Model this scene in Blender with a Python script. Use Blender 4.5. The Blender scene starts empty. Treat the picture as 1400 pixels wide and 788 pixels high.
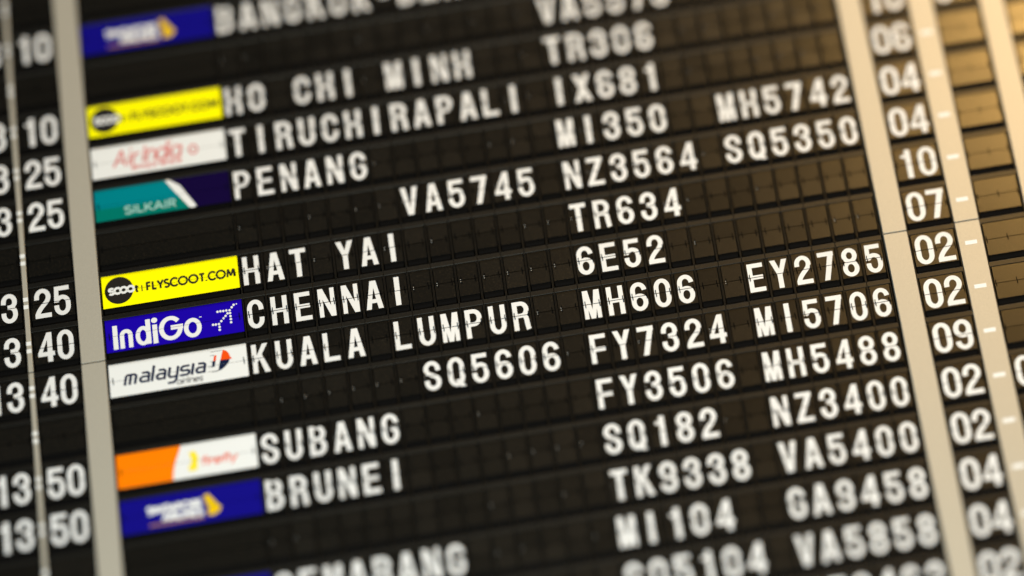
import bpy, bmesh, math, random
from mathutils import Vector, Matrix
from mathutils.geometry import delaunay_2d_cdt

random.seed(7)
sc = bpy.context.scene
COL = sc.collection
S = 0.05                 # metres per letter column
ASP = 1.944947           # row pitch / column pitch

# ---------------------------------------------------------------- camera
RB = ((0.9865374438508462, 0.16280634031982855, 0.01542619304633016),
      (-0.15963175863965468, 0.9382061799128989, 0.3070616641765237),
      (0.03551863614849972, -0.30539033960639517, 0.9515645889592788))
CB = (3.007040486546635, 26.15211819539779, -88.41685391847112)
FPX, PPX, PPY = 3000.0, 968.36, 320.65


def b2w(v):              # board axes (right, down, in) -> world (x, z up, y in)
    return Vector((v[0], v[2], -v[1]))


cam = bpy.data.cameras.new("camera")
camo = bpy.data.objects.new("camera", cam)
COL.objects.link(camo)
right, down, fwd = [b2w(r) for r in RB]
m3 = Matrix((right, -down, -fwd)).transposed()
camo.matrix_world = Matrix.Translation(b2w(CB) * S) @ m3.to_4x4()
cam.sensor_width = 36.0
cam.lens = FPX / 1400 * 36
cam.shift_x = -(PPX - 700) / 1400
cam.shift_y = (PPY - 394) / 1400
cam.clip_start, cam.clip_end = 0.05, 100
sc.camera = camo


def project(u, v, z=0.0):
    X = (u - 13 - CB[0], ASP * (v - 2) - CB[1], z - CB[2])
    c = [sum(RB[i][k] * X[k] for k in range(3)) for i in range(3)]
    return PPX + FPX * c[0] / c[2], PPY + FPX * c[1] / c[2], c[2]


def unproject(px, py):
    d = [sum(RB[i][k] * w for i, w in enumerate(((px - PPX) / FPX, (py - PPY) / FPX, 1))) for k in range(3)]
    s = -CB[2] / d[2]
    return CB[0] + s * d[0] + 13, (CB[1] + s * d[1]) / ASP + 2


fu, fv = unproject(700, 402)
cam.dof.use_dof = True
cam.dof.focus_distance = project(fu, fv)[2] * S
cam.dof.aperture_fstop = 0.130
cam.dof.aperture_blades = 0

# ---------------------------------------------------------------- light
w = bpy.data.worlds.new("World")
sc.world = w
w.use_nodes = True
w.node_tree.nodes['Background'].inputs[0].default_value = (0.75, 0.9, 1.0, 1)
w.node_tree.nodes['Background'].inputs[1].default_value = 0.03


def area(name, loc, target, sx, sy, energy, color):
    l = bpy.data.lights.new(name, 'AREA')
    l.shape = 'RECTANGLE'
    l.size, l.size_y, l.energy, l.color = sx, sy, energy, color
    o = bpy.data.objects.new(name, l)
    COL.objects.link(o)
    o.location = loc
    o.rotation_euler = (Vector(target) - Vector(loc)).to_track_quat('-Z', 'Y').to_euler()
    return o


area("ceiling_lamp", (2.2, -2.3, 5.8), (-0.05, 0, 0.0), 1.6, 0.8, 335, (0.92, 0.98, 1.0))
area("low_fill_light", (-0.3, -2.9, -3.0), (0.0, 0, 0.0), 1.6, 0.8, 195, (0.85, 0.97, 1.0))  # unseen fill added below the board to brighten the lower rows
area("warm_lamp", (2.3, -3.2, 1.85), (0.85, 0, 0.1), 1.2, 1.0, 122, (1.0, 0.605, 0.20))

sc.view_settings.view_transform = 'Standard'
sc.view_settings.look = 'None'
sc.view_settings.exposure = 0
sc.view_settings.gamma = 1
sc.view_settings.use_curve_mapping = False


# ---------------------------------------------------------------- materials
def mat(name, base, rough=0.5, metal=0.0, spec=0.5, tint=(1, 1, 1), noise=0.0, nscale=400, bump=0.0, vary=0.0, dust=0.0, rvar=0.0):
    m = bpy.data.materials.new(name)
    m.use_nodes = True
    nt = m.node_tree
    b = nt.nodes['Principled BSDF']
    b.inputs['Roughness'].default_value = rough
    b.inputs['Metallic'].default_value = metal
    b.inputs['Specular IOR Level'].default_value = spec
    b.inputs['Base Color'].default_value = (*base, 1)
    b.inputs['Specular Tint'].default_value = (*tint, 1)
    N, L = nt.nodes.new, nt.links.new
    geo = N('ShaderNodeNewGeometry')
    col = None
    if noise or dust:
        nz = N('ShaderNodeTexNoise')
        nz.inputs['Scale'].default_value = nscale
        nz.inputs['Detail'].default_value = 3
        L(geo.outputs['Position'], nz.inputs['Vector'])
        mr = N('ShaderNodeMapRange')
        mr.inputs[1].default_value, mr.inputs[2].default_value = 0.3, 0.7
        mr.inputs[3].default_value, mr.inputs[4].default_value = 1 - noise, 1 + noise
        L(nz.outputs['Fac'], mr.inputs[0])
        mx = N('ShaderNodeVectorMath')
        mx.operation = 'SCALE'
        mx.inputs[0].default_value = base
        L(mr.outputs[0], mx.inputs['Scale'])
        col = mx.outputs[0]
    if dust:
        vz = N('ShaderNodeTexNoise')
        vz.inputs['Scale'].default_value = 330
        vz.inputs['Detail'].default_value = 2
        L(geo.outputs['Position'], vz.inputs['Vector'])
        md = N('ShaderNodeMapRange')
        md.inputs[1].default_value, md.inputs[2].default_value = 0.56, 0.74
        md.inputs[3].default_value, md.inputs[4].default_value = 0, dust
        L(vz.outputs['Fac'], md.inputs[0])
        mc = N('ShaderNodeMix')
        mc.data_type = 'RGBA'
        L(md.outputs[0], mc.inputs['Factor'])
        L(col, mc.inputs['A'])
        mc.inputs['B'].default_value = (0.13, 0.092, 0.052, 1)
        col = mc.outputs['Result']
    if vary:
        oi = N('ShaderNodeObjectInfo')
        mv = N('ShaderNodeMapRange')
        mv.inputs[3].default_value, mv.inputs[4].default_value = 1 - vary, 1 + vary
        L(oi.outputs['Random'], mv.inputs[0])
        ms = N('ShaderNodeVectorMath')
        ms.operation = 'SCALE'
        if col is None:
            ms.inputs[0].default_value = base
        else:
            L(col, ms.inputs[0])
        L(mv.outputs[0], ms.inputs['Scale'])
        col = ms.outputs[0]
    if col is not None:
        L(col, b.inputs['Base Color'])
    if rvar:
        oi = N('ShaderNodeObjectInfo')
        mv = N('ShaderNodeMapRange')
        mv.inputs[3].default_value, mv.inputs[4].default_value = rough - rvar, rough + rvar
        L(oi.outputs['Random'], mv.inputs[0])
        L(mv.outputs[0], b.inputs['Roughness'])
    if bump:
        nb = N('ShaderNodeTexNoise')
        nb.inputs['Scale'].default_value = 700
        nb.inputs['Detail'].default_value = 4
        L(geo.outputs['Position'], nb.inputs['Vector'])
        bp = N('ShaderNodeBump')
        bp.inputs['Strength'].default_value = bump
        bp.inputs['Distance'].default_value = 0.00025
        L(nb.outputs['Fac'], bp.inputs['Height'])
        L(bp.outputs[0], b.inputs['Normal'])
    return m


M = dict(
    house=mat("housing_plastic", (0.0028, 0.0028, 0.0026), 0.42, spec=0.6, tint=(1.0, 0.93, 0.78), noise=0.3, bump=0.25, vary=0.15, dust=0.10),
    flap=mat("flap_plastic", (0.0024, 0.0021, 0.0016), 0.30, spec=1.0, tint=(1.0, 0.93, 0.77), noise=0.45, bump=0.2, dust=0.24, vary=0.15, rvar=0.02),
    deep=mat("recess_black", (0.003, 0.003, 0.003), 0.8, spec=0.05),
    hinge=mat("hinge_black", (0.002, 0.002, 0.002), 0.8, spec=0.03),
    pin=mat("hinge_pin_glint", (0.42, 0.40, 0.36), 0.45),  # glint of the metal pins painted in as a pale matt colour
    white=mat("letter_white", (0.72, 0.72, 0.71), 0.6, spec=0.1, noise=0.03, nscale=250, vary=0.03),
    strip=mat("divider_paint", (0.475, 0.44, 0.36), 0.50, spec=0.5, metal=0.30, noise=0.15, nscale=650, bump=0.25),
    mark=mat("mark_white", (0.78, 0.78, 0.76), 0.6, spec=0.1),
    yellow=mat("logo_yellow", (0.95, 0.90, 0.001), 0.6, spec=0.02),
    ink=mat("logo_black", (0.016, 0.014, 0.012), 0.6, spec=0.1),
    blue=mat("logo_blue", (0.010, 0.001, 0.36), 0.6, spec=0.02),
    navyblue=mat("logo_deep_blue", (0.006, 0.004, 0.20), 0.6, spec=0.02),
    darkviolet=mat("logo_dark_violet", (0.006, 0.002, 0.035), 0.6, spec=0.02),
    paper=mat("logo_white", (0.75, 0.76, 0.75), 0.6, spec=0.02),
    navy=mat("logo_navy", (0.004, 0.010, 0.042), 0.6, spec=0.1),
    orange=mat("logo_orange", (0.90, 0.20, 0.001), 0.6, spec=0.02),
    redorange=mat("logo_red_orange", (0.80, 0.075, 0.006), 0.6, spec=0.02),
    red=mat("logo_red", (0.62, 0.055, 0.04), 0.6, spec=0.02),
    teal=mat("logo_teal", (0.0, 0.20, 0.24), 0.6, spec=0.02),
    green=mat("logo_green", (0.0, 0.165, 0.13), 0.6, spec=0.02),
    gold=mat("logo_gold", (0.75, 0.48, 0.004), 0.6, spec=0.02),
    lemon=mat("logo_lemon", (0.85, 0.70, 0.04), 0.6, spec=0.02),
    bronze=mat("logo_bronze", (0.28, 0.13, 0.05), 0.6, spec=0.02),
    grey=mat("logo_grey", (0.03, 0.03, 0.04), 0.6, spec=0.02),
    palegreen=mat("logo_pale_green", (0.30, 0.55, 0.50), 0.6, spec=0.02),
)


# ---------------------------------------------------------------- mesh helpers (local units: u, x right, z up, -y to viewer)
def mesh_from_bm(name, bm, material):
    me = bpy.data.meshes.new(name)
    bm.to_mesh(me)
    bm.free()
    for x in (material if isinstance(material, (list, tuple)) else [material]):
        me.materials.append(x)
    return me


def bx(bm, x0, x1, y0, y1, z0, z1, bevel=0.0):
    vs = [bm.verts.new((x * S, y * S, z * S)) for x in (x0, x1) for y in (y0, y1) for z in (z0, z1)]
    fs = []
    for q in ((0, 1, 3, 2), (4, 6, 7, 5), (0, 4, 5, 1), (2, 3, 7, 6), (0, 2, 6, 4), (1, 5, 7, 3)):
        fs.append(bm.faces.new([vs[i] for i in q]))
    if bevel:
        es = list({e for f in fs for e in f.edges})
        bmesh.ops.bevel(bm, geom=es, offset=bevel * S, segments=1, affect='EDGES', clamp_overlap=True)


def obj(name, me, parent=None, loc=(0, 0, 0)):
    o = bpy.data.objects.new(name, me)
    COL.objects.link(o)
    o.location = loc
    if parent:
        o.parent = parent
    return o


# ---- strokes -> union mesh of flat ink
def ell(cx, cy, rx, ry, a0, a1, n=12):
    return [(cx + rx * math.cos(math.radians(a0 + (a1 - a0) * i / n)),
             cy + ry * math.sin(math.radians(a0 + (a1 - a0) * i / n))) for i in range(n + 1)]


def bez(p0, p1, p2, p3, n=10):
    r = []
    for i in range(n + 1):
        t = i / n
        a, b, c, d = (1 - t) ** 3, 3 * t * (1 - t) ** 2, 3 * t * t * (1 - t), t ** 3
        r.append((a * p0[0] + b * p1[0] + c * p2[0] + d * p3[0], a * p0[1] + b * p1[1] + c * p2[1] + d * p3[1]))
    return r


def stroke(pts, sv, sh=None, closed=False):
    sh = sv if sh is None else sh
    p = [pts[0]]
    for q in pts[1:]:
        if (q[0] - p[-1][0]) ** 2 + (q[1] - p[-1][1]) ** 2 > 1e-8:
            p.append(q)
    if closed and (p[0][0] - p[-1][0]) ** 2 + (p[0][1] - p[-1][1]) ** 2 < 1e-8:
        p.pop()
    n = len(p)
    L, R = [], []
    for i in range(n):
        if closed:
            a, b = p[i - 1], p[(i + 1) % n]
            d0 = (p[i][0] - a[0], p[i][1] - a[1])
            d1 = (b[0] - p[i][0], b[1] - p[i][1])
        else:
            d0 = (p[i][0] - p[i - 1][0], p[i][1] - p[i - 1][1]) if i > 0 else None
            d1 = (p[i + 1][0] - p[i][0], p[i + 1][1] - p[i][1]) if i < n - 1 else None
            d0 = d0 or d1
            d1 = d1 or d0
        l0, l1 = math.hypot(*d0), math.hypot(*d1)
        t = (d0[0] / l0 + d1[0] / l1, d0[1] / l0 + d1[1] / l1)
        lt = math.hypot(*t) or 1
        t = (t[0] / lt, t[1] / lt)
        wd = math.sqrt((sv * t[1]) ** 2 + (sh * t[0]) ** 2) / 2
        cosh = max(0.5, (t[0] * d0[0] + t[1] * d0[1]) / l0)
        wd /= cosh
        L.append((p[i][0] - t[1] * wd, p[i][1] + t[0] * wd))
        R.append((p[i][0] + t[1] * wd, p[i][1] - t[0] * wd))
    out = []
    for i in range(n if closed else n - 1):
        j = (i + 1) % n
        out.append([R[i], R[j], L[j], L[i]])
    return out


def rect(x0, y0, x1, y1):
    return [[(x0, y0), (x1, y0), (x1, y1), (x0, y1)]]


def trap(b0, b1, y0, t0, t1, y1):
    return [[(b0, y0), (b1, y0), (t1, y1), (t0, y1)]]


def disc(cx, cy, rx, ry=None, n=28):
    return [ell(cx, cy, rx, ry or rx, 0, 360, n)[:-1]]


def shift(polys, dx=0, dy=0, sx=1, sy=1, shear=0):
    return [[(x * sx + y * sy * shear + dx, y * sy + dy) for x, y in q] for q in polys]


def ink_bm(polys, y=-0.004, split=None, gap=0.0, jit=0.0, clip=None):
    vs, fs = [], []
    for q in polys:
        area2 = sum(q[i][0] * q[(i + 1) % len(q)][1] - q[(i + 1) % len(q)][0] * q[i][1] for i in range(len(q)))
        if abs(area2) < 1e-9:
            continue
        if area2 < 0:
            q = q[::-1]
        k = len(vs)
        vs += [Vector(v) for v in q]
        fs.append(list(range(k, k + len(q))))
    es = [(f[i], f[(i + 1) % len(f)]) for f in fs for i in range(len(f))]
    ov, oe, of, _, _, _ = delaunay_2d_cdt(vs, es, [], 0, 1e-5)
    tests = [([(vs[i].x, vs[i].y) for i in f], min(vs[i].x for i in f), max(vs[i].x for i in f),
              min(vs[i].y for i in f), max(vs[i].y for i in f)) for f in fs]

    def inside(x, y):
        for q, a, b, c, d in tests:
            if a <= x <= b and c <= y <= d:
                r, n = False, len(q)
                for i in range(n):
                    (x0, y0), (x1, y1) = q[i], q[(i + 1) % n]
                    if (y0 > y) != (y1 > y) and x < (x1 - x0) * (y - y0) / (y1 - y0) + x0:
                        r = not r
                if r:
                    return True
        return False
    bm = bmesh.new()
    bv = [bm.verts.new((v[0], 0, v[1])) for v in ov]
    for f in of:
        if inside(sum(ov[i][0] for i in f) / len(f), sum(ov[i][1] for i in f) / len(f)):
            try:
                bm.faces.new([bv[i] for i in f])
            except ValueError:
                pass
    cuts = []
    if split is not None:
        cuts = [split - gap, split + gap]
    for c in cuts:
        bmesh.ops.bisect_plane(bm, geom=bm.verts[:] + bm.edges[:] + bm.faces[:], plane_co=(0, 0, c), plane_no=(0, 0, 1))
    if cuts:
        kill = [f for f in bm.faces if cuts[0] < f.calc_center_median().z < cuts[1]]
        bmesh.ops.delete(bm, geom=kill, context='FACES')
        if jit:
            for v in bm.verts:
                if v.co.z < split:
                    v.co.x += jit
    if clip:
        for co, no in (((clip[0], 0, 0), (-1, 0, 0)), ((clip[1], 0, 0), (1, 0, 0)),
                       ((0, 0, clip[2]), (0, 0, -1)), ((0, 0, clip[3]), (0, 0, 1))):
            bmesh.ops.bisect_plane(bm, geom=bm.verts[:] + bm.edges[:] + bm.faces[:], plane_co=co, plane_no=no, clear_outer=True)
    loose = [v for v in bm.verts if not v.link_faces]
    bmesh.ops.delete(bm, geom=loose, context='VERTS')
    for v in bm.verts:
        v.co = Vector((v.co.x * S, y * S, v.co.z * S))
    for f in bm.faces:
        if f.normal.y > 0:
            f.normal_flip()
    bm.normal_update()
    for f in bm.faces:
        if f.normal.y > 0:
            f.normal_flip()
    return bm


# ---------------------------------------------------------------- the condensed grotesque of the flaps
A_, B_ = 0.345, 0.6225
SV, SH = 0.200, 0.175
CA, CBY = A_ - SV / 2, B_ - SH / 2


def st(p, closed=False):
    return stroke(p, SV, SH, closed)


def glyph(c):
    stemL = rect(-A_, -B_, -A_ + SV, B_)
    stemR = rect(A_ - SV, -B_, A_, B_)
    if c in 'O0':
        return st(ell(0, 0.23, CA, 0.31, 0, 180) + ell(0, -0.23, CA, 0.31, 180, 360), True)
    if c == 'Q':
        return glyph('O') + trap(0.14, 0.36, -0.66, -0.06, 0.12, -0.33)
    if c == 'C':
        return st([(CA, 0.16)] + ell(0, 0.23, CA, 0.31, 0, 180) + ell(0, -0.23, CA, 0.31, 180, 360) + [(CA, -0.16)])
    if c == 'G':
        return st([(CA, 0.23)] + ell(0, 0.23, CA, 0.31, 2, 180) + ell(0, -0.23, CA, 0.31, 180, 360) + [(CA, -0.0)]) + rect(0.02, -0.11, A_, 0.06)
    if c == 'S':
        return st([(CA, 0.2)] + ell(0, 0.275, CA, 0.265, 0, 180) + bez((-CA, 0.275), (-CA, -0.02), (CA, 0.05), (CA, -0.265)) +
                  ell(0, -0.265, CA, 0.275, 0, -180) + [(-CA, -0.19)])
    if c == '2':
        return st([(-CA, 0.17)] + ell(0, 0.26, CA, 0.28, 180, 0) + bez((CA, 0.26), (CA, 0.0), (-0.16, -0.14), (-CA, -0.5))) + rect(-A_ + 0.005, -B_, A_, -B_ + 0.19)
    if c == '3':
        return (st([(-CA, 0.19)] + ell(0, 0.28, CA - 0.01, 0.26, 180, 0) + bez((CA - 0.01, 0.28), (CA - 0.01, 0.1), (0.12, 0.05), (-0.07, 0.05), 8)) +
                st(bez((-0.07, 0.05), (0.14, 0.05), (CA, -0.05), (CA, -0.25), 8) + ell(0, -0.25, CA, 0.29, 0, -180) + [(-CA, -0.17)]))
    if c == '5':
        return (rect(-A_ + 0.035, B_ - 0.185, A_ - 0.035, B_) + trap(-A_ + 0.005, -A_ + 0.195, -0.06, -A_ + 0.035, -A_ + 0.215, B_ - 0.1) +
                st(ell(0.0, -0.12, CA, 0.27, 150, 0) + ell(0, -0.25, CA, 0.29, 0, -180) + [(-CA, -0.18)]))
    if c == '6':
        return st(ell(0, 0.26, CA, 0.28, 2, 180) + ell(0, -0.25, CA, 0.29, 180, 360) + ell(0, -0.22, CA, 0.26, 0, 172))
    if c == '9':
        return [[(-x, -y) for x, y in q] for q in glyph('6')]
    if c == '8':
        return st(ell(0, 0.295, CA - 0.018, 0.245, 0, 360, 24), True) + st(ell(0, -0.265, CA, 0.275, 0, 360, 24), True)
    if c == '7':
        return rect(-A_ + 0.01, B_ - 0.19, A_, B_) + trap(-0.19, 0.035, -B_, A_ - 0.235, A_, B_ - 0.1)
    if c == '4':
        return rect(0.055, -B_, 0.262, B_) + rect(-A_, -0.37, A_ + 0.01, -0.19) + trap(-A_, -0.165, -0.22, 0.055, 0.18, B_)
    if c == '1':
        return rect(-0.03, -B_, 0.185, B_) + [[(-0.2, 0.28), (0.0, 0.28), (0.0, 0.42), (-0.2, 0.40)]] + [[(-0.03, 0.4), (0.1, 0.4), (0.1, B_), (0.02, B_)]]
    if c == 'A':
        return trap(-A_ - 0.015, -A_ + 0.195, -B_, -0.125, 0.05, B_) + trap(A_ - 0.195, A_ + 0.015, -B_, -0.05, 0.125, B_) + rect(-0.22, -0.36, 0.22, -0.19)
    if c == 'B':
        return (stemL + st([(-0.25, CBY), (0.03, CBY)] + ell(0.02, 0.295, 0.2, CBY - 0.295, 90, -90) + [(-0.25, 0.06)]) +
                st([(-0.25, 0.03), (0.02, 0.03)] + ell(0.02, -0.25, 0.222, 0.28, 90, -90) + [(-0.25, -CBY)]))
    if c == 'D':
        return stemL + st([(-0.25, CBY), (-0.02, CBY)] + ell(-0.02, 0.23, CA + 0.02, CBY - 0.23, 90, 0) + ell(-0.02, -0.23, CA + 0.02, CBY - 0.23, 0, -90) + [(-0.25, -CBY)])
    if c == 'E':
        return stemL + rect(-A_, B_ - 0.185, A_ - 0.03, B_) + rect(-A_, -B_, A_ - 0.01, -B_ + 0.185) + rect(-A_, -0.08, A_ - 0.06, 0.10)
    if c == 'F':
        return stemL + rect(-A_, B_ - 0.185, A_ - 0.03, B_) + rect(-A_, -0.12, A_ - 0.06, 0.06)
    if c == 'H':
        return stemL + stemR + rect(-A_, -0.09, A_, 0.09)
    if c == 'I':
        return rect(-0.108, -B_, 0.108, B_)
    if c == 'K':
        return stemL + [[(-0.16, -0.17), (-0.16, 0.10), (0.12, B_), (A_ - 0.0, B_), (-0.02, 0.02)]] + trap(A_ - 0.20, A_ + 0.03, -B_, -0.12, 0.07, 0.16)
    if c == 'L':
        return stemL + rect(-A_, -B_, A_ - 0.03, -B_ + 0.19)
    if c == 'M':
        return (rect(-A_ - 0.01, -B_, -A_ + 0.165, B_) + rect(A_ - 0.165, -B_, A_ + 0.01, B_) +
                trap(-0.095, 0.06, -B_, -A_ - 0.01, -A_ + 0.215, B_) + trap(-0.06, 0.095, -B_, A_ - 0.215, A_ + 0.01, B_))
    if c == 'N':
        return rect(-A_, -B_, -A_ + 0.18, B_) + rect(A_ - 0.18, -B_, A_, B_) + trap(A_ - 0.21, A_, -B_, -A_, -A_ + 0.21, B_)
    if c == 'P':
        return stemL + st([(-0.25, CBY), (0.0, CBY)] + ell(0.0, 0.25, CA, CBY - 0.25, 90, -90) + [(-0.25, 0.25 - (CBY - 0.25))])
    if c == 'R':
        return (stemL + st([(-0.25, CBY), (0.0, CBY)] + ell(0.0, 0.27, CA - 0.01, CBY - 0.27, 90, -90) + [(-0.25, 0.27 - (CBY - 0.27))]) +
                st(bez((0.0, 0.02), (0.17, 0.02), (CA - 0.03, -0.08), (CA - 0.03, -0.3), 8) + [(CA, -0.55), (CA + 0.02, -B_)]))
    if c == 'T':
        return rect(-A_ + 0.005, B_ - 0.19, A_ - 0.005, B_) + rect(-0.106, -B_, 0.106, B_)
    if c == 'U':
        return st([(-CA, B_)] + ell(0, -0.23, CA, 0.31, 180, 360) + [(CA, B_)])
    if c == 'V':
        return trap(-0.12, 0.05, -B_, -A_ - 0.02, -A_ + 0.20, B_) + trap(-0.05, 0.12, -B_, A_ - 0.20, A_ + 0.02, B_)
    if c == 'X':
        return trap(-A_ - 0.02, -A_ + 0.21, -B_, A_ - 0.21, A_ + 0.01, B_) + trap(A_ - 0.21, A_ + 0.02, -B_, -A_ - 0.01, -A_ + 0.21, B_)
    if c == 'Y':
        return rect(-0.106, -B_, 0.106, 0.02) + trap(-0.106, 0.09, -0.05, -A_ - 0.02, -A_ + 0.205, B_) + trap(-0.09, 0.106, -0.05, A_ - 0.205, A_ + 0.02, B_)
    if c == 'Z':
        return rect(-A_ + 0.02, B_ - 0.185, A_ - 0.01, B_) + rect(-A_, -B_, A_, -B_ + 0.185) + trap(-A_, -A_ + 0.23, -B_ + 0.12, A_ - 0.24, A_ - 0.01, B_ - 0.12)
    if c == '-':
        return rect(-0.2, -0.12, 0.2, 0.08)
    raise KeyError(c)


SPLIT = 0.012
GAP = 0.014


# ---------------------------------------------------------------- flap unit meshes
ZT, ZB = 0.745, -0.672      # flap window top / bottom
LEDGE = 0.045


def unit_meshes(wd, tabs):
    """housing, upper flap, lower flap and hinge tab meshes of a unit wd columns wide"""
    h = wd / 2
    bm = bmesh.new()
    zt, zb = ASP / 2 - 0.006, -ASP / 2 + 0.006
    bx(bm, -h + 0.006, h - 0.006, -LEDGE, 0.33, ZT + 0.012, zt, 0.012)                 # head bar
    for s in (-1, 1):                                                                   # cheeks
        a, b = sorted((s * (h - 0.008), s * (h - 0.036)))
        bx(bm, a, b, -LEDGE + 0.012, 0.33, zb, ZT + 0.013, 0.006)
    bx(bm, -h + 0.036, h - 0.036, 0.29, 0.325, zb, ZT + 0.012)                          # back
    house = mesh_from_bm("housing", bm, M['house'])
    f = h - 0.085 if wd < 1.5 else h - 0.10
    bm = bmesh.new()
    bx(bm, -f, f, 0.0, 0.022, SPLIT + GAP, ZT)
    up = mesh_from_bm("upper_flap", bm, M['flap'])
    bm = bmesh.new()
    bx(bm, -f, f, 0.0, 0.022, ZB, SPLIT - GAP)
    lo = mesh_from_bm("lower_flap", bm, M['flap'])
    bm = bmesh.new()                                                                    # the waiting flaps behind, bottom edges only
    for k in range(4):
        bx(bm, -f + 0.01, f - 0.01, 0.045 + 0.055 * k, 0.06 + 0.055 * k, ZB + 0.03 - 0.022 * k - 0.3, SPLIT)
    pack = mesh_from_bm("flap_pack", bm, M['deep'])
    bm = bmesh.new()
    bx(bm, -0.018, 0.016, -0.022, 0.02, SPLIT + 0.004, SPLIT + 0.15)
    bx(bm, -0.004, 0.030, -0.022, 0.02, SPLIT - 0.14, SPLIT - 0.004)
    tab = mesh_from_bm("hinge_tab", bm, M['hinge'])
    bm = bmesh.new()
    bx(bm, -0.045, -0.014, -0.03, 0.0, SPLIT + 0.02, SPLIT + 0.048, 0.004)
    bx(bm, -0.045, -0.014, -0.03, 0.0, SPLIT - 0.07, SPLIT - 0.042, 0.004)
    pin = mesh_from_bm("hinge_pin", bm, M['pin'])
    return dict(house=house, up=up, lo=lo, pack=pack, tab=tab, pin=pin, tabs=tabs, f=f)


LET = unit_meshes(1.0, (-0.285, 0.31))
TWO = unit_meshes(2.02, (-0.86, 0.03, 0.86))
LOGO = unit_meshes(5.93, (-2.74, 2.74))
LOGO['f'] = 2.885

ink_cache = {}


def letter_mesh(c):
    k = (c, random.randrange(3))
    if k not in ink_cache:
        ink_cache[k] = mesh_from_bm(ink_bm(glyph(c), -0.004, SPLIT, GAP, (-0.008, 0.0, 0.01)[k[1]]), ) if False else \
            mesh_from_bm("letter", ink_bm(glyph(c), -0.004, SPLIT, GAP, (-0.008, 0.0, 0.01)[k[1]]), M['white'])
    return ink_cache[k]


def pair_mesh(txt, off, sx):
    if ('pair', txt, off) not in ink_cache:
        out = {}
        for i, c in enumerate(txt):
            if c != ' ':
                out[i] = mesh_from_bm("digit", ink_bm(shift(glyph(c), (-off, off)[i], 0.02, sx, 1.03), -0.004, SPLIT, GAP), M['white'])
        ink_cache[('pair', txt, off)] = out
    return ink_cache[('pair', txt, off)]


def bpos(u, v, y=0.0):
    return Vector(((u - 13) * S, y * S, -(v - 2) * ASP * S))


def thing(name, label, cat, group, loc):
    o = bpy.data.objects.new(name, None)
    o.empty_display_size = 0.01
    COL.objects.link(o)
    o.location = loc
    o['label'], o['category'] = label, cat
    if group:
        o['group'] = group
    return o


def base_unit(K, t, pins=True):
    obj('housing', K['house'], t)
    obj('upper_flap', K['up'], t)
    obj('lower_flap', K['lo'], t)
    obj('flap_pack', K['pack'], t)
    for i, x in enumerate(K['tabs']):
        h = obj('hinge_tab', K['tab'], t, (x * S, 0, 0))
        if pins and i == 0 and random.random() < 0.4:
            obj('hinge_pin', K['pin'], h)
    t.rotation_euler = (math.radians(random.uniform(-0.3, 0.3)), 0, math.radians(random.uniform(-0.3, 0.3)))


def in_frame(u0, u1, v, pad=45):
    pts = [project(u, vv) for u in (u0, u1) for vv in (v - 0.5, v + 0.5)]
    xs, ys = [p[0] for p in pts], [p[1] for p in pts]
    return max(xs) > -pad and min(xs) < 1400 + pad and max(ys) > -pad and min(ys) < 788 + pad


# ---------------------------------------------------------------- what the board shows
ROWS = {
    -6: ("BANGKOK-DMK", "", "", "", "10", "", "deep_blue"),
    -5: ("", "", "VA5575", "", "", "", None),
    -4: ("HO CHI MINH", "", "TR306", "", "10", "10", "yellow"),
    -3: ("TIRUCHIRAPALI", "", "IX681", "", "25", "06", "red_script"),
    -2: ("PENANG", "", "MI350", "MH5742", "25", "04", "teal"),
    -1: ("", "VA5745", "NZ3564", "SQ5350", "", "04", None),
    0: ("HAT YAI", "", "TR634", "", "25", "10", "yellow"),
    1: ("CHENNAI", "", "6E52", "", "40", "07", "dots"),
    2: ("KUALA LUMPUR", "", "MH606", "EY2785", "40", "02", "kite"),
    3: ("", "SQ5606", "FY7324", "MI5706", "", "02", None),
    4: ("SUBANG", "", "FY3506", "MH5488", "50", "09", "orange"),
    5: ("BRUNEI", "", "SQ182", "NZ3400", "50", "02", "deep_blue"),
    6: ("", "", "TK9338", "VA5400", "", "02", None),
    7: ("SEMARANG", "", "MI104", "GA9458", "", "04", "plain_blue"),
    8: ("", "", "SQ5104", "VA5858", "", "04", None),
    9: ("", "", "", "NZ3462", "", "02", None),
}
ORD = ["first", "second", "third", "fourth", "fifth", "sixth", "seventh", "eighth", "ninth", "tenth", "eleventh",
       "twelfth", "thirteenth", "fourteenth", "fifteenth", "sixteenth", "seventeenth", "eighteenth", "nineteenth"]


def row_name(v):
    if v not in ROWS:
        return None
    d = ROWS[v]
    return d[0] or d[1] or d[2] or d[3]


def row_text(v):
    s = [' '] * 27
    if v in ROWS:
        for k, c0 in ((0, 0), (1, 7), (2, 14), (3, 21)):
            for i, c in enumerate(ROWS[v][k]):
                s[c0 + i] = c
    return ''.join(s)


def runs(txt):
    out, i = [], 0
    while i < 27:
        if txt[i] != ' ':
            j = i
            while j < 27 and txt[j] != ' ':
                j += 1
            # a destination that touches a flight number is split at column 14
            out.append((i, j, txt[i:j]))
            i = j
        else:
            i += 1
    return out


def char_desc(v, c):
    for a, b, wd in runs(row_text(v)):
        if a <= c < b:
            ch = wd[c - a]
            kind = 'hyphen' if ch == '-' else ('digit ' if ch.isdigit() else 'letter ') + ch
            return f"{kind} of {wd}", ch, wd, c - a
    return None


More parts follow.
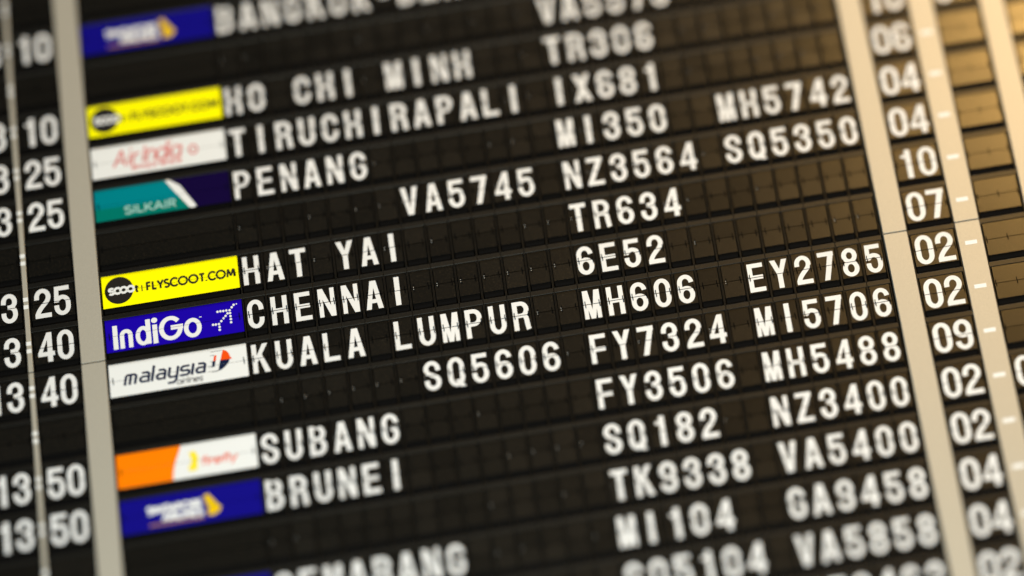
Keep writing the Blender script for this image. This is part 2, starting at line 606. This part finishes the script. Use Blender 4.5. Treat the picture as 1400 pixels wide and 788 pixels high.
def blank_label(v, c):
    R = runs(row_text(v))
    left = [r for r in R if r[1] <= c]
    rgt = [r for r in R if r[0] > c]
    dl = c - left[-1][1] + 1 if left else 99
    dr = rgt[0][0] - c if rgt else 99
    if dl == 1 and dr == 1:
        return f"blank black flap in the gap between {left[-1][2]} and {rgt[0][2]}"
    d = min(dl, dr)
    if d > 4:
        for dv, wd in ((-1, 'below'), (1, 'above')):
            q = char_desc(v + dv, c)
            if q and in_frame(c - 0.5, c + 0.5, v + dv, -4):
                return f"blank black flap directly {wd} the {ORD[q[3]]} character of {q[2]}"
    if d < 99:
        side, ref = ('right', left[-1][2]) if dl <= dr else ('left', rgt[0][2])
        if d == 1:
            return f"blank black flap immediately {side} of {ref}"
        return f"blank black flap, {ORD[d - 1]} one to the {side} of {ref}"
    for k in range(2, 6):
        for dv, wd in ((-k, 'below'), (k, 'above')):
            q = char_desc(v + dv, c)
            if q and in_frame(c - 0.5, c + 0.5, v + dv, -4):
                return f"blank black flap {ORD[k-1]} row {wd} the {ORD[q[3]]} character of {q[2]}"
    return f"blank black flap at the board edge, column {c + 1} of its row"


count = dict(letter=0, blank=0)
for v in range(-9, 13):
    txt = row_text(v)
    for c in range(27):
        if not in_frame(c - 0.5, c + 0.5, v):
            continue
        ch = txt[c]
        if ch == ' ':
            t = thing('blank_flap_unit', blank_label(v, c), 'blank flap', 'blank split flap units of the letter grid', bpos(c, v))
            count['blank'] += 1
        else:
            q = char_desc(v, c)
            kind = 'hyphen' if ch == '-' else 'digit' if ch.isdigit() else 'letter'
            what = 'a white hyphen' if ch == '-' else f"the white {kind} {ch}"
            t = thing('digit_flap_unit' if ch.isdigit() else 'letter_flap_unit',
                      f"black flap showing {what}, {ORD[q[3]]} character of {q[2]}",
                      'digit flap' if ch.isdigit() else 'letter flap', 'split flap units spelling flights and destinations', bpos(c, v))
            count['letter'] += 1
        base_unit(LET, t)
        if ch != ' ':
            obj('letter' if not ch.isdigit() else 'digit', letter_mesh(ch), t)

# ---------------------------------------------------------------- two-digit units: hours, minutes, gate, gate end
HOUR_U, MIN_U, GATE_U, GATE2_U, RIGHT_U = -10.65, -8.42, 28.63, 31.72, 34.80


def where(v):
    n = row_name(v)
    if n:
        return f"on the {n} row"
    for k in (1, 2, 3):
        if row_name(v - k):
            return f"{'one row' if k == 1 else 'two rows' if k == 2 else 'three rows'} below the {row_name(v - k)} row"
        if row_name(v + k):
            return f"{'one row' if k == 1 else 'two rows' if k == 2 else 'three rows'} above the {row_name(v + k)} row"
    return "at the board edge"


for v in range(-9, 13):
    d = ROWS.get(v, ("",) * 6 + (None,))
    mn, gt = d[4], d[5]
    specs = ((HOUR_U, '13' if mn else '', 'hour', 'left of the colons'),
             (MIN_U, mn, 'minute', 'right of the colons'),
             (GATE_U, gt, 'number', 'left of the dashes'),
             (GATE2_U, '0 ' if v in (-4, 5) else '', 'number', 'right of the dashes'),
             (RIGHT_U, '', 'status', 'at far right'))
    for u, s, kind, side in specs:
        if not in_frame(u - 1.01, u + 1.01, v):
            continue
        show = f"showing {s.strip()}" if s else "left blank"
        t = thing(f"{kind}_flap_unit", f"{kind} flap {show}, {side}, {where(v)}", f"{kind} flap",
                  f"two digit {kind} flap units", bpos(u, v))
        base_unit(TWO, t, False)
        if s:
            for i, me in pair_mesh(s, *((0.41, 1.0) if kind in ('hour', 'minute') else (0.44, 1.09))).items():
                obj('digit', me, t)

# ---------------------------------------------------------------- airline flaps
LW, LT, LB = 2.885, ZT, ZB
CLIP = (-LW, LW, LB, LT)


def band(x0, x1, z0=LB, z1=LT):
    return rect(x0, z0, x1, z1)


LC = {}


def lc(ch):
    """light-weight lower / upper case skeletons: (advance, strokes) x-height 1"""
    E = lambda cx, cy, rx, ry, a0, a1: ell(cx, cy, rx, ry, a0, a1, 10)
    T = {
        'a': (0.95, [E(0.4, 0.5, 0.4, 0.5, 0, 360), [(0.8, 1), (0.8, 0)]]),
        'c': (0.85, [E(0.42, 0.5, 0.42, 0.5, 45, 315)]),
        'd': (1.0, [E(0.42, 0.5, 0.42, 0.5, 0, 360), [(0.84, 1.5), (0.84, 0)]]),
        'e': (0.95, [[(0.02, 0.5), (0.82, 0.5)] + E(0.42, 0.5, 0.42, 0.5, 0, 315)]),
        'f': (0.55, [[(0.2, 0), (0.2, 1.15)] + E(0.5, 1.15, 0.3, 0.3, 180, 90), [(0, 0.95), (0.5, 0.95)]]),
        'i': (0.32, [[(0.1, 0), (0.1, 1)], [(0.1, 1.25), (0.1, 1.45)]]),
        'l': (0.32, [[(0.1, 0), (0.1, 1.45)]]),
        'm': (1.35, [[(0.05, 0), (0.05, 1)], [(0.05, 0.6)] + E(0.33, 0.68, 0.28, 0.32, 180, 0) + [(0.61, 0)], [(0.61, 0.6)] + E(0.89, 0.68, 0.28, 0.32, 180, 0) + [(1.17, 0)]]),
        'n': (0.9, [[(0.05, 0), (0.05, 1)], [(0.05, 0.55)] + E(0.4, 0.65, 0.35, 0.35, 180, 0) + [(0.75, 0)]]),
        'o': (0.98, [E(0.43, 0.5, 0.43, 0.5, 0, 360)]),
        'p': (0.95, [[(0.05, 1), (0.05, -0.45)], E(0.45, 0.5, 0.4, 0.5, 0, 360)]),
        'r': (0.55, [[(0.05, 0), (0.05, 1)], [(0.05, 0.55)] + E(0.4, 0.6, 0.35, 0.38, 180, 80)]),
        's': (0.8, [E(0.35, 0.74, 0.3, 0.26, 30, 180) + bez((0.05, 0.74), (0.05, 0.4), (0.66, 0.6), (0.66, 0.27), 8) + E(0.35, 0.27, 0.31, 0.27, 0, -150)]),
        't': (0.6, [[(0.25, 1.4), (0.25, 0.2)] + E(0.45, 0.2, 0.2, 0.2, 180, 270), [(0, 0.98), (0.5, 0.98)]]),
        'x': (0.85, [[(0, 0), (0.7, 1)], [(0, 1), (0.7, 0)]]),
        'y': (0.9, [[(0, 1), (0.38, 0.05)], [(0.76, 1), (0.2, -0.45)]]),
        '|': (0.4, [[(0.15, -0.15), (0.15, 1.2)]]),
        ' ': (0.5, []),
        '.': (0.35, [[(0.08, 0.0), (0.08, 0.16)]]),
        'A': (1.0, [[(0, 0), (0.42, 1.4)], [(0.84, 0), (0.42, 1.4)], [(0.14, 0.45), (0.7, 0.45)]]),
        'C': (1.1, [E(0.6, 0.7, 0.6, 0.7, 42, 318)]),
        'E': (0.8, [[(0.05, 0), (0.05, 1.4)], [(0, 0.07), (0.6, 0.07)], [(0, 0.72), (0.55, 0.72)], [(0, 1.33), (0.6, 1.33)]]),
        'F': (0.78, [[(0.07, 0), (0.07, 1.4)], [(0.0, 1.31), (0.62, 1.31)], [(0.0, 0.7), (0.56, 0.7)]]),
        'G': (1.25, [E(0.65, 0.7, 0.62, 0.7, 40, 360) + [(0.62, 0.7)]]),
        'I': (0.35, [[(0.1, 0), (0.1, 1.4)]]),
        'L': (0.72, [[(0.07, 0), (0.07, 1.4)], [(0, 0.08), (0.6, 0.08)]]),
        'M': (1.35, [[(0.05, 0), (0.2, 1.4)], [(0.2, 1.4), (0.6, 0.2)], [(0.6, 0.2), (1.0, 1.4)], [(1.0, 1.4), (1.15, 0)]]),
        'N': (1.1, [[(0.07, 0), (0.07, 1.4)], [(0.07, 1.4), (0.85, 0)], [(0.85, 0), (0.85, 1.4)]]),
        'O': (1.5, [E(0.68, 0.7, 0.66, 0.7, 0, 360)]),
        'P': (0.85, [[(0.07, 0), (0.07, 1.4)], [(0.07, 1.33), (0.35, 1.33)] + E(0.35, 1.0, 0.3, 0.33, 90, -90) + [(0.07, 0.67)]]),
        'R': (0.88, [[(0.07, 0), (0.07, 1.4)], [(0.07, 1.33), (0.35, 1.33)] + E(0.35, 1.0, 0.3, 0.33, 90, -90) + [(0.07, 0.67)], [(0.3, 0.67), (0.7, 0)]]),
        'S': (0.85, [E(0.36, 1.04, 0.3, 0.3, 30, 180) + bez((0.06, 1.04), (0.06, 0.6), (0.7, 0.8), (0.7, 0.36), 8) + E(0.36, 0.36, 0.34, 0.34, 0, -150)]),
        'T': (0.85, [[(0, 1.31), (0.8, 1.31)], [(0.4, 0), (0.4, 1.31)]]),
        'K': (0.9, [[(0.07, 0), (0.07, 1.4)], [(0.1, 0.6), (0.7, 1.4)], [(0.25, 0.75), (0.75, 0)]]),
        'Y': (0.92, [[(0, 1.4), (0.42, 0.65)], [(0.84, 1.4), (0.42, 0.65)], [(0.42, 0), (0.42, 0.68)]]),
        '-': (0.6, [[(0.05, 0.6), (0.45, 0.6)]]),
    }
    return T[ch]


def write(txt, x0, x1, y0, xh, wd, shear=0.0, track=0.0):
    """text fitted between x0 and x1 on baseline y0, x-height xh, stroke wd"""
    total = sum(lc(c)[0] + track for c in txt)
    k = (x1 - x0) / total
    out, x = [], 0.0
    for c in txt:
        adv, sts = lc(c)
        for s in sts:
            pts = [((x + px) * k + x0 + shear * py * xh, y0 + py * xh) for px, py in s]
            closed = len(pts) > 6 and math.hypot(pts[0][0] - pts[-1][0], pts[0][1] - pts[-1][1]) < 1e-4
            out += stroke(pts, wd, wd, closed)
        x += adv + track
    return out


def bil(q, pts):
    """picture points of a flap face (corners TL, TR, BR, BL) -> flap coordinates"""
    res = []
    for X, Y in pts:
        s, t = 0.5, 0.5
        for _ in range(30):
            def P(s, t):
                return tuple((1 - t) * ((1 - s) * q[0][k] + s * q[1][k]) + t * ((1 - s) * q[3][k] + s * q[2][k]) for k in (0, 1))
            p = P(s, t)
            e = 1e-4
            a, b = P(s + e, t), P(s, t + e)
            j = ((a[0] - p[0]) / e, (b[0] - p[0]) / e, (a[1] - p[1]) / e, (b[1] - p[1]) / e)
            det = j[0] * j[3] - j[1] * j[2]
            rx, ry = X - p[0], Y - p[1]
            s += (rx * j[3] - ry * j[1]) / det
            t += (ry * j[0] - rx * j[2]) / det
        res.append((-LW + 2 * LW * s, LT + (LB - LT) * t))
    return res


QY = ((105, 225), (1190, 60), (1212, 298), (122, 467))
QB = ((138, 578), (1222, 408), (1248, 645), (152, 800))
QM = ((162, 402), (1262, 230), (1283, 472), (180, 645))


def logo_layers(kind):
    """(part name, material, polygons) from the lowest layer up"""
    face = band(-LW, LW)
    if kind == 'yellow':
        c = bil(QY, [(248, 323)])[0]
        r = bil(QY, [(362, 305)])[0][0] - c[0]
        t0, t1 = bil(QY, [(168, 362), (384, 338)])
        u0, u1 = bil(QY, [(372, 330), (405, 322)])
        f0, f1 = bil(QY, [(470, 322), (1188, 212)])
        b0, b1 = bil(QY, [(432, 328), (432, 282)])
        return [('face', 'yellow', face), ('disc', 'ink', disc(c[0], c[1], r * 1.0, r * 0.98, 40)),
                ('lettering', 'ink', write('t', u0[0], u1[0] + 0.03, u0[1] - 0.02, 0.20, 0.085) +
                 rect(b0[0] - 0.02, b0[1], b0[0] + 0.025, b1[1]) +
                 write('FLYSCOOT.COM', f0[0], f1[0], f0[1] + 0.0, 0.25, 0.085, 0, 0.1)),
                ('lettering', 'paper', write('scoo', t0[0], t1[0] - 0.06, t0[1] + 0.02, 0.25, 0.098, 0, -0.06))]
    if kind == 'dots':
        I0 = bil(QB, [(192, 597), (240, 597), (215, 770)])
        xs = [p[0] for p in bil(QB, [(205, 690), (254, 690), (352, 680), (385, 650), (490, 640), (530, 640), (570, 620), (752, 610), (766, 620), (905, 600)])]
        base, cap, xh = -0.57, 0.47, 0.27
        wd = 0.2
        P = rect(xs[0] - 0.02, base, xs[0] + wd - 0.02, cap)
        nx0, nx1 = xs[1] + 0.10, xs[2] - 0.06
        rn = (nx1 - nx0) / 2
        P += stroke([(nx0, base)] + ell((nx0 + nx1) / 2, xh - wd / 2 - rn * 1.0, rn, rn * 1.0, 180, 0, 14) + [(nx1, base)], wd * 0.92, wd * 0.8)
        dx0, dx1 = xs[3] + 0.06, xs[4] - 0.04
        rd = (dx1 - dx0) / 2
        cyd = (base + xh) / 2
        P += stroke(ell((dx0 + dx1) / 2, cyd, rd, (xh - base) / 2 - wd * 0.4, 0, 360, 28), wd * 0.9, wd * 0.8, True)
        P += rect(dx1 - wd / 2, base + 0.03, dx1 + wd / 2, cap + 0.06)
        P += rect(xs[5] - wd / 2 + 0.03, base, xs[5] + wd / 2 + 0.03, xh - 0.02)
        P += disc(xs[5] + 0.03, xh + 0.17, 0.13, 0.115, 20)
        gx0, gx1 = xs[6] + wd * 0.4, xs[7] - wd * 0.4
        gc, gr = (gx0 + gx1) / 2, (gx1 - gx0) / 2
        P += stroke(ell(gc, -0.015, gr, 0.44, 38, 352, 30) + [(gc + gr, 0.0)], wd, wd * 0.86)
        P += rect(gc + 0.0, -0.10, gc + gr + 0.12, 0.10)
        ox0, ox1 = xs[8] + wd * 0.45, xs[9] - wd * 0.45
        P += stroke(ell((ox0 + ox1) / 2, cyd, (ox1 - ox0) / 2, (xh - base) / 2 - wd * 0.4, 0, 360, 28), wd * 0.95, wd * 0.84, True)
        tm = bil(QB, [(897, 540)])[0]
        P += rect(tm[0] - 0.05, tm[1] - 0.015, tm[0] + 0.05, tm[1] + 0.02)
        D = []
        for x, y in bil(QB, [(998, 597), (1020, 595), (1045, 592), (1050, 612), (1051, 633), (1064, 570), (1082, 550), (1098, 532), (1114, 513),
                             (1130, 490), (1147, 468), (1162, 450), (1034, 502), (1057, 498), (1080, 496), (1104, 492),
                             (1134, 511), (1137, 533), (1140, 555), (1142, 578)]):
            D += disc(x, y, 0.052, 0.052, 12)
        for x, y in bil(QB, [(1184, 443)]):
            D += disc(x, y, 0.03, 0.03, 10)
        return [('face', 'blue', face), ('lettering', 'paper', P), ('emblem', 'paper', D)]
    if kind == 'kite':
        a0, a1 = bil(QM, [(285, 552), (925, 455)])
        b0, b1 = bil(QM, [(708, 540), (918, 505)])
        xh = bil(QM, [(300, 470)])[0][1] - a0[1]
        sh = 0.22
        W2 = 0.115

        def sk(L):
            return [(x + sh * (y - a0[1]), y) for x, y in L]
        y0 = a0[1] + W2 * 0.42
        y1 = y0 + xh - W2 * 0.75
        ym = (y0 + y1) / 2
        P = []
        xx = [p[0] for p in bil(QM, [(292, 548), (330, 540), (373, 536), (412, 528), (478, 515), (508, 512), (545, 507), (615, 495), (640, 490), (705, 470), (735, 478), (802, 465), (828, 462), (862, 458), (925, 450)])]

        def s_(L, w=W2):
            return stroke(sk(L), w, w * 0.78)
        # m
        P += s_([(xx[0], a0[1]), (xx[0], y1 - 0.06), (xx[0] + 0.06, y1), (xx[2] - 0.08, y1), (xx[2], y1 - 0.07), (xx[2], a0[1])])
        P += s_([(xx[1], a0[1]), (xx[1], y1)])

        def la(x0, x1):
            return (s_([(x0 + 0.03, y1), (x1 - 0.08, y1), (x1, y1 - 0.07), (x1, a0[1])]) +
                    s_([(x1, y0), (x0 + 0.07, y0), (x0, y0 + 0.07), (x0, ym - 0.05), (x0 + 0.07, ym + 0.02), (x1, ym + 0.02)]))
        P += la(xx[3], xx[4])
        P += s_([(xx[5], a0[1]), (xx[5], y1 + 0.24)])
        P += la(xx[6], xx[7] - 0.04)
        # y
        P += s_([(xx[8], y1 + 0.05), (xx[8], y0 + 0.07), (xx[8] + 0.07, y0), (xx[9], y0)])
        P += s_([(xx[9], y1 + 0.05), (xx[9], y0 - 0.14), (xx[9] - 0.08, y0 - 0.24), (xx[8] - 0.0, y0 - 0.24)])
        # s
        P += s_([(xx[11] - 0.02, y1), (xx[10] + 0.07, y1), (xx[10], y1 - 0.06), (xx[10], ym + 0.05), (xx[10] + 0.06, ym), (xx[11] - 0.06, ym), (xx[11], ym - 0.06),
                 (xx[11], y0 + 0.06), (xx[11] - 0.06, y0), (xx[10] - 0.03, y0)])
        P += s_([(xx[12], a0[1]), (xx[12], y1 + 0.06)])
        P += la(xx[13], xx[14])
        thin = write('airlines', b0[0], b1[0], b0[1], 0.17, 0.034, 0.25)
        up = bil(QM, [(1057, 358), (1078, 280), (1105, 287), (1125, 305), (1137, 332), (1152, 343), (1136, 346)])
        lo = bil(QM, [(1056, 359), (1134, 347), (1122, 375), (1100, 400), (1070, 425), (1040, 436)])
        u2 = bil(QM, [(1000, 365), (1008, 326), (1027, 320), (1021, 360)])
        l2 = bil(QM, [(993, 368), (1020, 363), (1012, 405), (986, 412), (990, 405)])
        lines = []
        for pair in (((978, 298), (1075, 282)), ((975, 326), (1010, 320)), ((975, 371), (1000, 367)), ((960, 413), (990, 408)), ((955, 447), (1045, 434))):
            lines += stroke(bil(QM, pair), 0.014)
        arc = bil(QM, [(1040, 436), (1020, 442), (990, 445)])
        lines += stroke(arc, 0.016)
        return [('face', 'paper', face), ('lettering', 'navy', P), ('lettering', 'grey', thin + lines),
                ('emblem', 'redorange', [up, u2]), ('emblem', 'navy', [lo, l2])]
    if kind == 'deep_blue':
        bird = [[(0.55, 0.46), (0.75, 0.48), (1.0, 0.12), (1.22, -0.12), (1.12, -0.32), (0.86, -0.42), (0.66, -0.40), (0.70, -0.05), (0.60, 0.15)]]
        return [('face', 'navyblue', face),
                ('lettering', 'paper', write('SINGAPORE', -1.78, 0.48, 0.02, 0.20, 0.10) + write('AIRLINES', -1.18, 0.48, -0.34, 0.20, 0.10)),
                ('stripe', 'bronze', rect(-1.75, -0.50, 0.50, -0.40)),
                ('emblem', 'gold', bird)]
    if kind == 'plain_blue':
        return [('face', 'navyblue', face)]
    if kind == 'red_script':
        return [('face', 'paper', face),
                ('lettering', 'red', write('Air', -1.95, -0.85, -0.25, 0.52, 0.075, 0.2) + write('India', -0.72, 0.98, -0.20, 0.52, 0.075, 0.2) +
                 write('express', -1.2, 1.0, -0.46, 0.17, 0.04, 0.2) +
                 stroke(ell(1.5, 0.02, 0.17, 0.2, 0, 360, 18), 0.07, 0.07, True))]
    if kind == 'teal':
        return [('face', 'teal', band(-LW, 0.9)), ('stripe', 'green', band(-LW, 1.1, LB, -0.12)),
                ('panel', 'darkviolet', [[(0.25, LT), (LW, LT), (LW, LB), (1.35, LB)]]),
                ('stripe', 'paper', [[(0.16, LT), (0.34, LT), (0.78, 0.42), (1.42, LB + 0.06), (1.30, LB), (1.12, LB + 0.02), (0.48, 0.25)]]),
                ('lettering', 'palegreen', write('SILKAIR', -1.65, 0.62, -0.50, 0.25, 0.07))]
    if kind == 'orange':
        L = ell(-0.55, 0.0, 0.0, 0.0, 0, 1, 1)
        edge = bez((-0.20, LT), (-0.35, 0.2), (-0.55, 0.15), (-0.62, LB), 10)
        return [('face', 'paper', face), ('panel', 'orange', [[(-LW, LB)] + edge[::-1] + [(-LW, LT)]]),
                ('emblem', 'lemon', [[(0.10, 0.38), (0.35, 0.42), (0.48, 0.15), (0.40, -0.38), (0.12, -0.42), (0.02, -0.28), (0.2, 0.0)]]),
                ('lettering', 'redorange', write('firefly', 0.58, 2.1, -0.24, 0.24, 0.055, 0.15))]


LOGO_LABEL = {'yellow': 'yellow airline flap with a black disc, beside', 'dots': 'blue airline flap with white lettering and dotted arrow, beside',
              'kite': 'white airline flap with navy lettering and orange emblem, beside', 'deep_blue': 'deep blue airline flap with a golden emblem, beside',
              'plain_blue': 'plain dark blue airline flap cut by the bottom edge, beside', 'red_script': 'white airline flap with red script, beside',
              'teal': 'teal and dark violet airline flap, beside', 'orange': 'half orange, half white airline flap, beside'}
LOGO_U = -3.43
for v in range(-9, 11):
    if not in_frame(LOGO_U - 2.96, LOGO_U + 2.96, v):
        continue
    k = ROWS[v][6] if v in ROWS else None
    lab = f"{LOGO_LABEL[k]} {row_name(v)}" if k else f"blank wide black airline flap {where(v)}"
    t = thing('airline_flap_unit', lab, 'airline flap', 'airline flap units', bpos(LOGO_U, v))
    base_unit(LOGO, t, False)
    t.rotation_euler = (0, 0, 0)
    if k:
        for i, (nm, mt, polys) in enumerate(logo_layers(k)):
            obj(nm, mesh_from_bm(nm, ink_bm(polys, -0.004 - 0.003 * i, SPLIT, 0.006, clip=CLIP), M[mt]), t)

# ---------------------------------------------------------------- divider strips
SEAM = 1.5


def strip(u0, u1, v0, v1, name, label, marks=None):
    um = (u0 + u1) / 2
    t = thing(name, label, 'divider strip', 'metal divider strips between the flap columns', bpos(um, (v0 + v1) / 2))
    hz = (v1 - v0) / 2 * ASP
    bm = bmesh.new()
    bx(bm, -(u1 - u0) / 2, (u1 - u0) / 2, -LEDGE - 0.02, 0.3, -hz + 0.026, hz - 0.026, 0.012)
    obj('panel', mesh_from_bm('panel', bm, M['strip']), t)
    if marks:
        vm = (v0 + v1) / 2
        for v in range(math.ceil(v0), math.floor(v1) + 1):
            if not in_frame(u0, u1, v):
                continue
            if marks == 'dash':
                z = -(v - vm) * ASP + 0.0
                bm = bmesh.new()
                bx(bm, -0.255, 0.255, -LEDGE - 0.026, -LEDGE - 0.02, z - 0.085, z + 0.085)
                obj('dash_mark', mesh_from_bm('dash_mark', bm, M['mark']), t)
            else:
                bm = bmesh.new()
                for dz in (-0.045, 0.285):
                    z = -(v - vm) * ASP + dz
                    bx(bm, -(u1 - u0) / 2, (u1 - u0) / 2, -LEDGE - 0.026, -LEDGE - 0.02, z - 0.085, z + 0.085)
                obj('colon_mark', mesh_from_bm('colon_mark', bm, M['mark']), t)
    return t


strip(-9.62, -9.42, -10, SEAM, 'divider_strip', 'thin grey strip with white colons between hours and minutes, upper section', 'colon')
strip(-9.62, -9.42, SEAM, 11, 'divider_strip', 'thin grey strip with white colons between hours and minutes, lower section', 'colon')
strip(-7.41, -6.42, -10, SEAM, 'divider_strip', 'wide grey strip between minutes and airline flaps, section above the seam')
strip(-7.41, -6.42, SEAM, 11, 'divider_strip', 'wide grey strip between minutes and airline flaps, section below the seam')
strip(26.60, 27.60, -7, SEAM, 'divider_strip', 'wide beige strip right of the flight numbers, section above the seam')
strip(26.60, 27.60, SEAM, 13, 'divider_strip', 'wide beige strip right of the flight numbers, section below the seam')
strip(29.66, 30.70, -7, SEAM, 'divider_strip', 'wide beige strip with white dashes, section above the seam', 'dash')
strip(29.66, 30.70, SEAM, 13, 'divider_strip', 'wide beige strip with white dashes, section below the seam', 'dash')
strip(32.76, 33.78, -7, SEAM, 'divider_strip', 'plain beige strip at the far upper right of the board')

# ---------------------------------------------------------------- what the units are mounted on
bm = bmesh.new()
bx(bm, -32, 32, 0.36, 0.9, -32, 32)
wall = obj('wall', mesh_from_bm('wall', bm, M['deep']))
wall['kind'] = 'structure'
print("units", count)
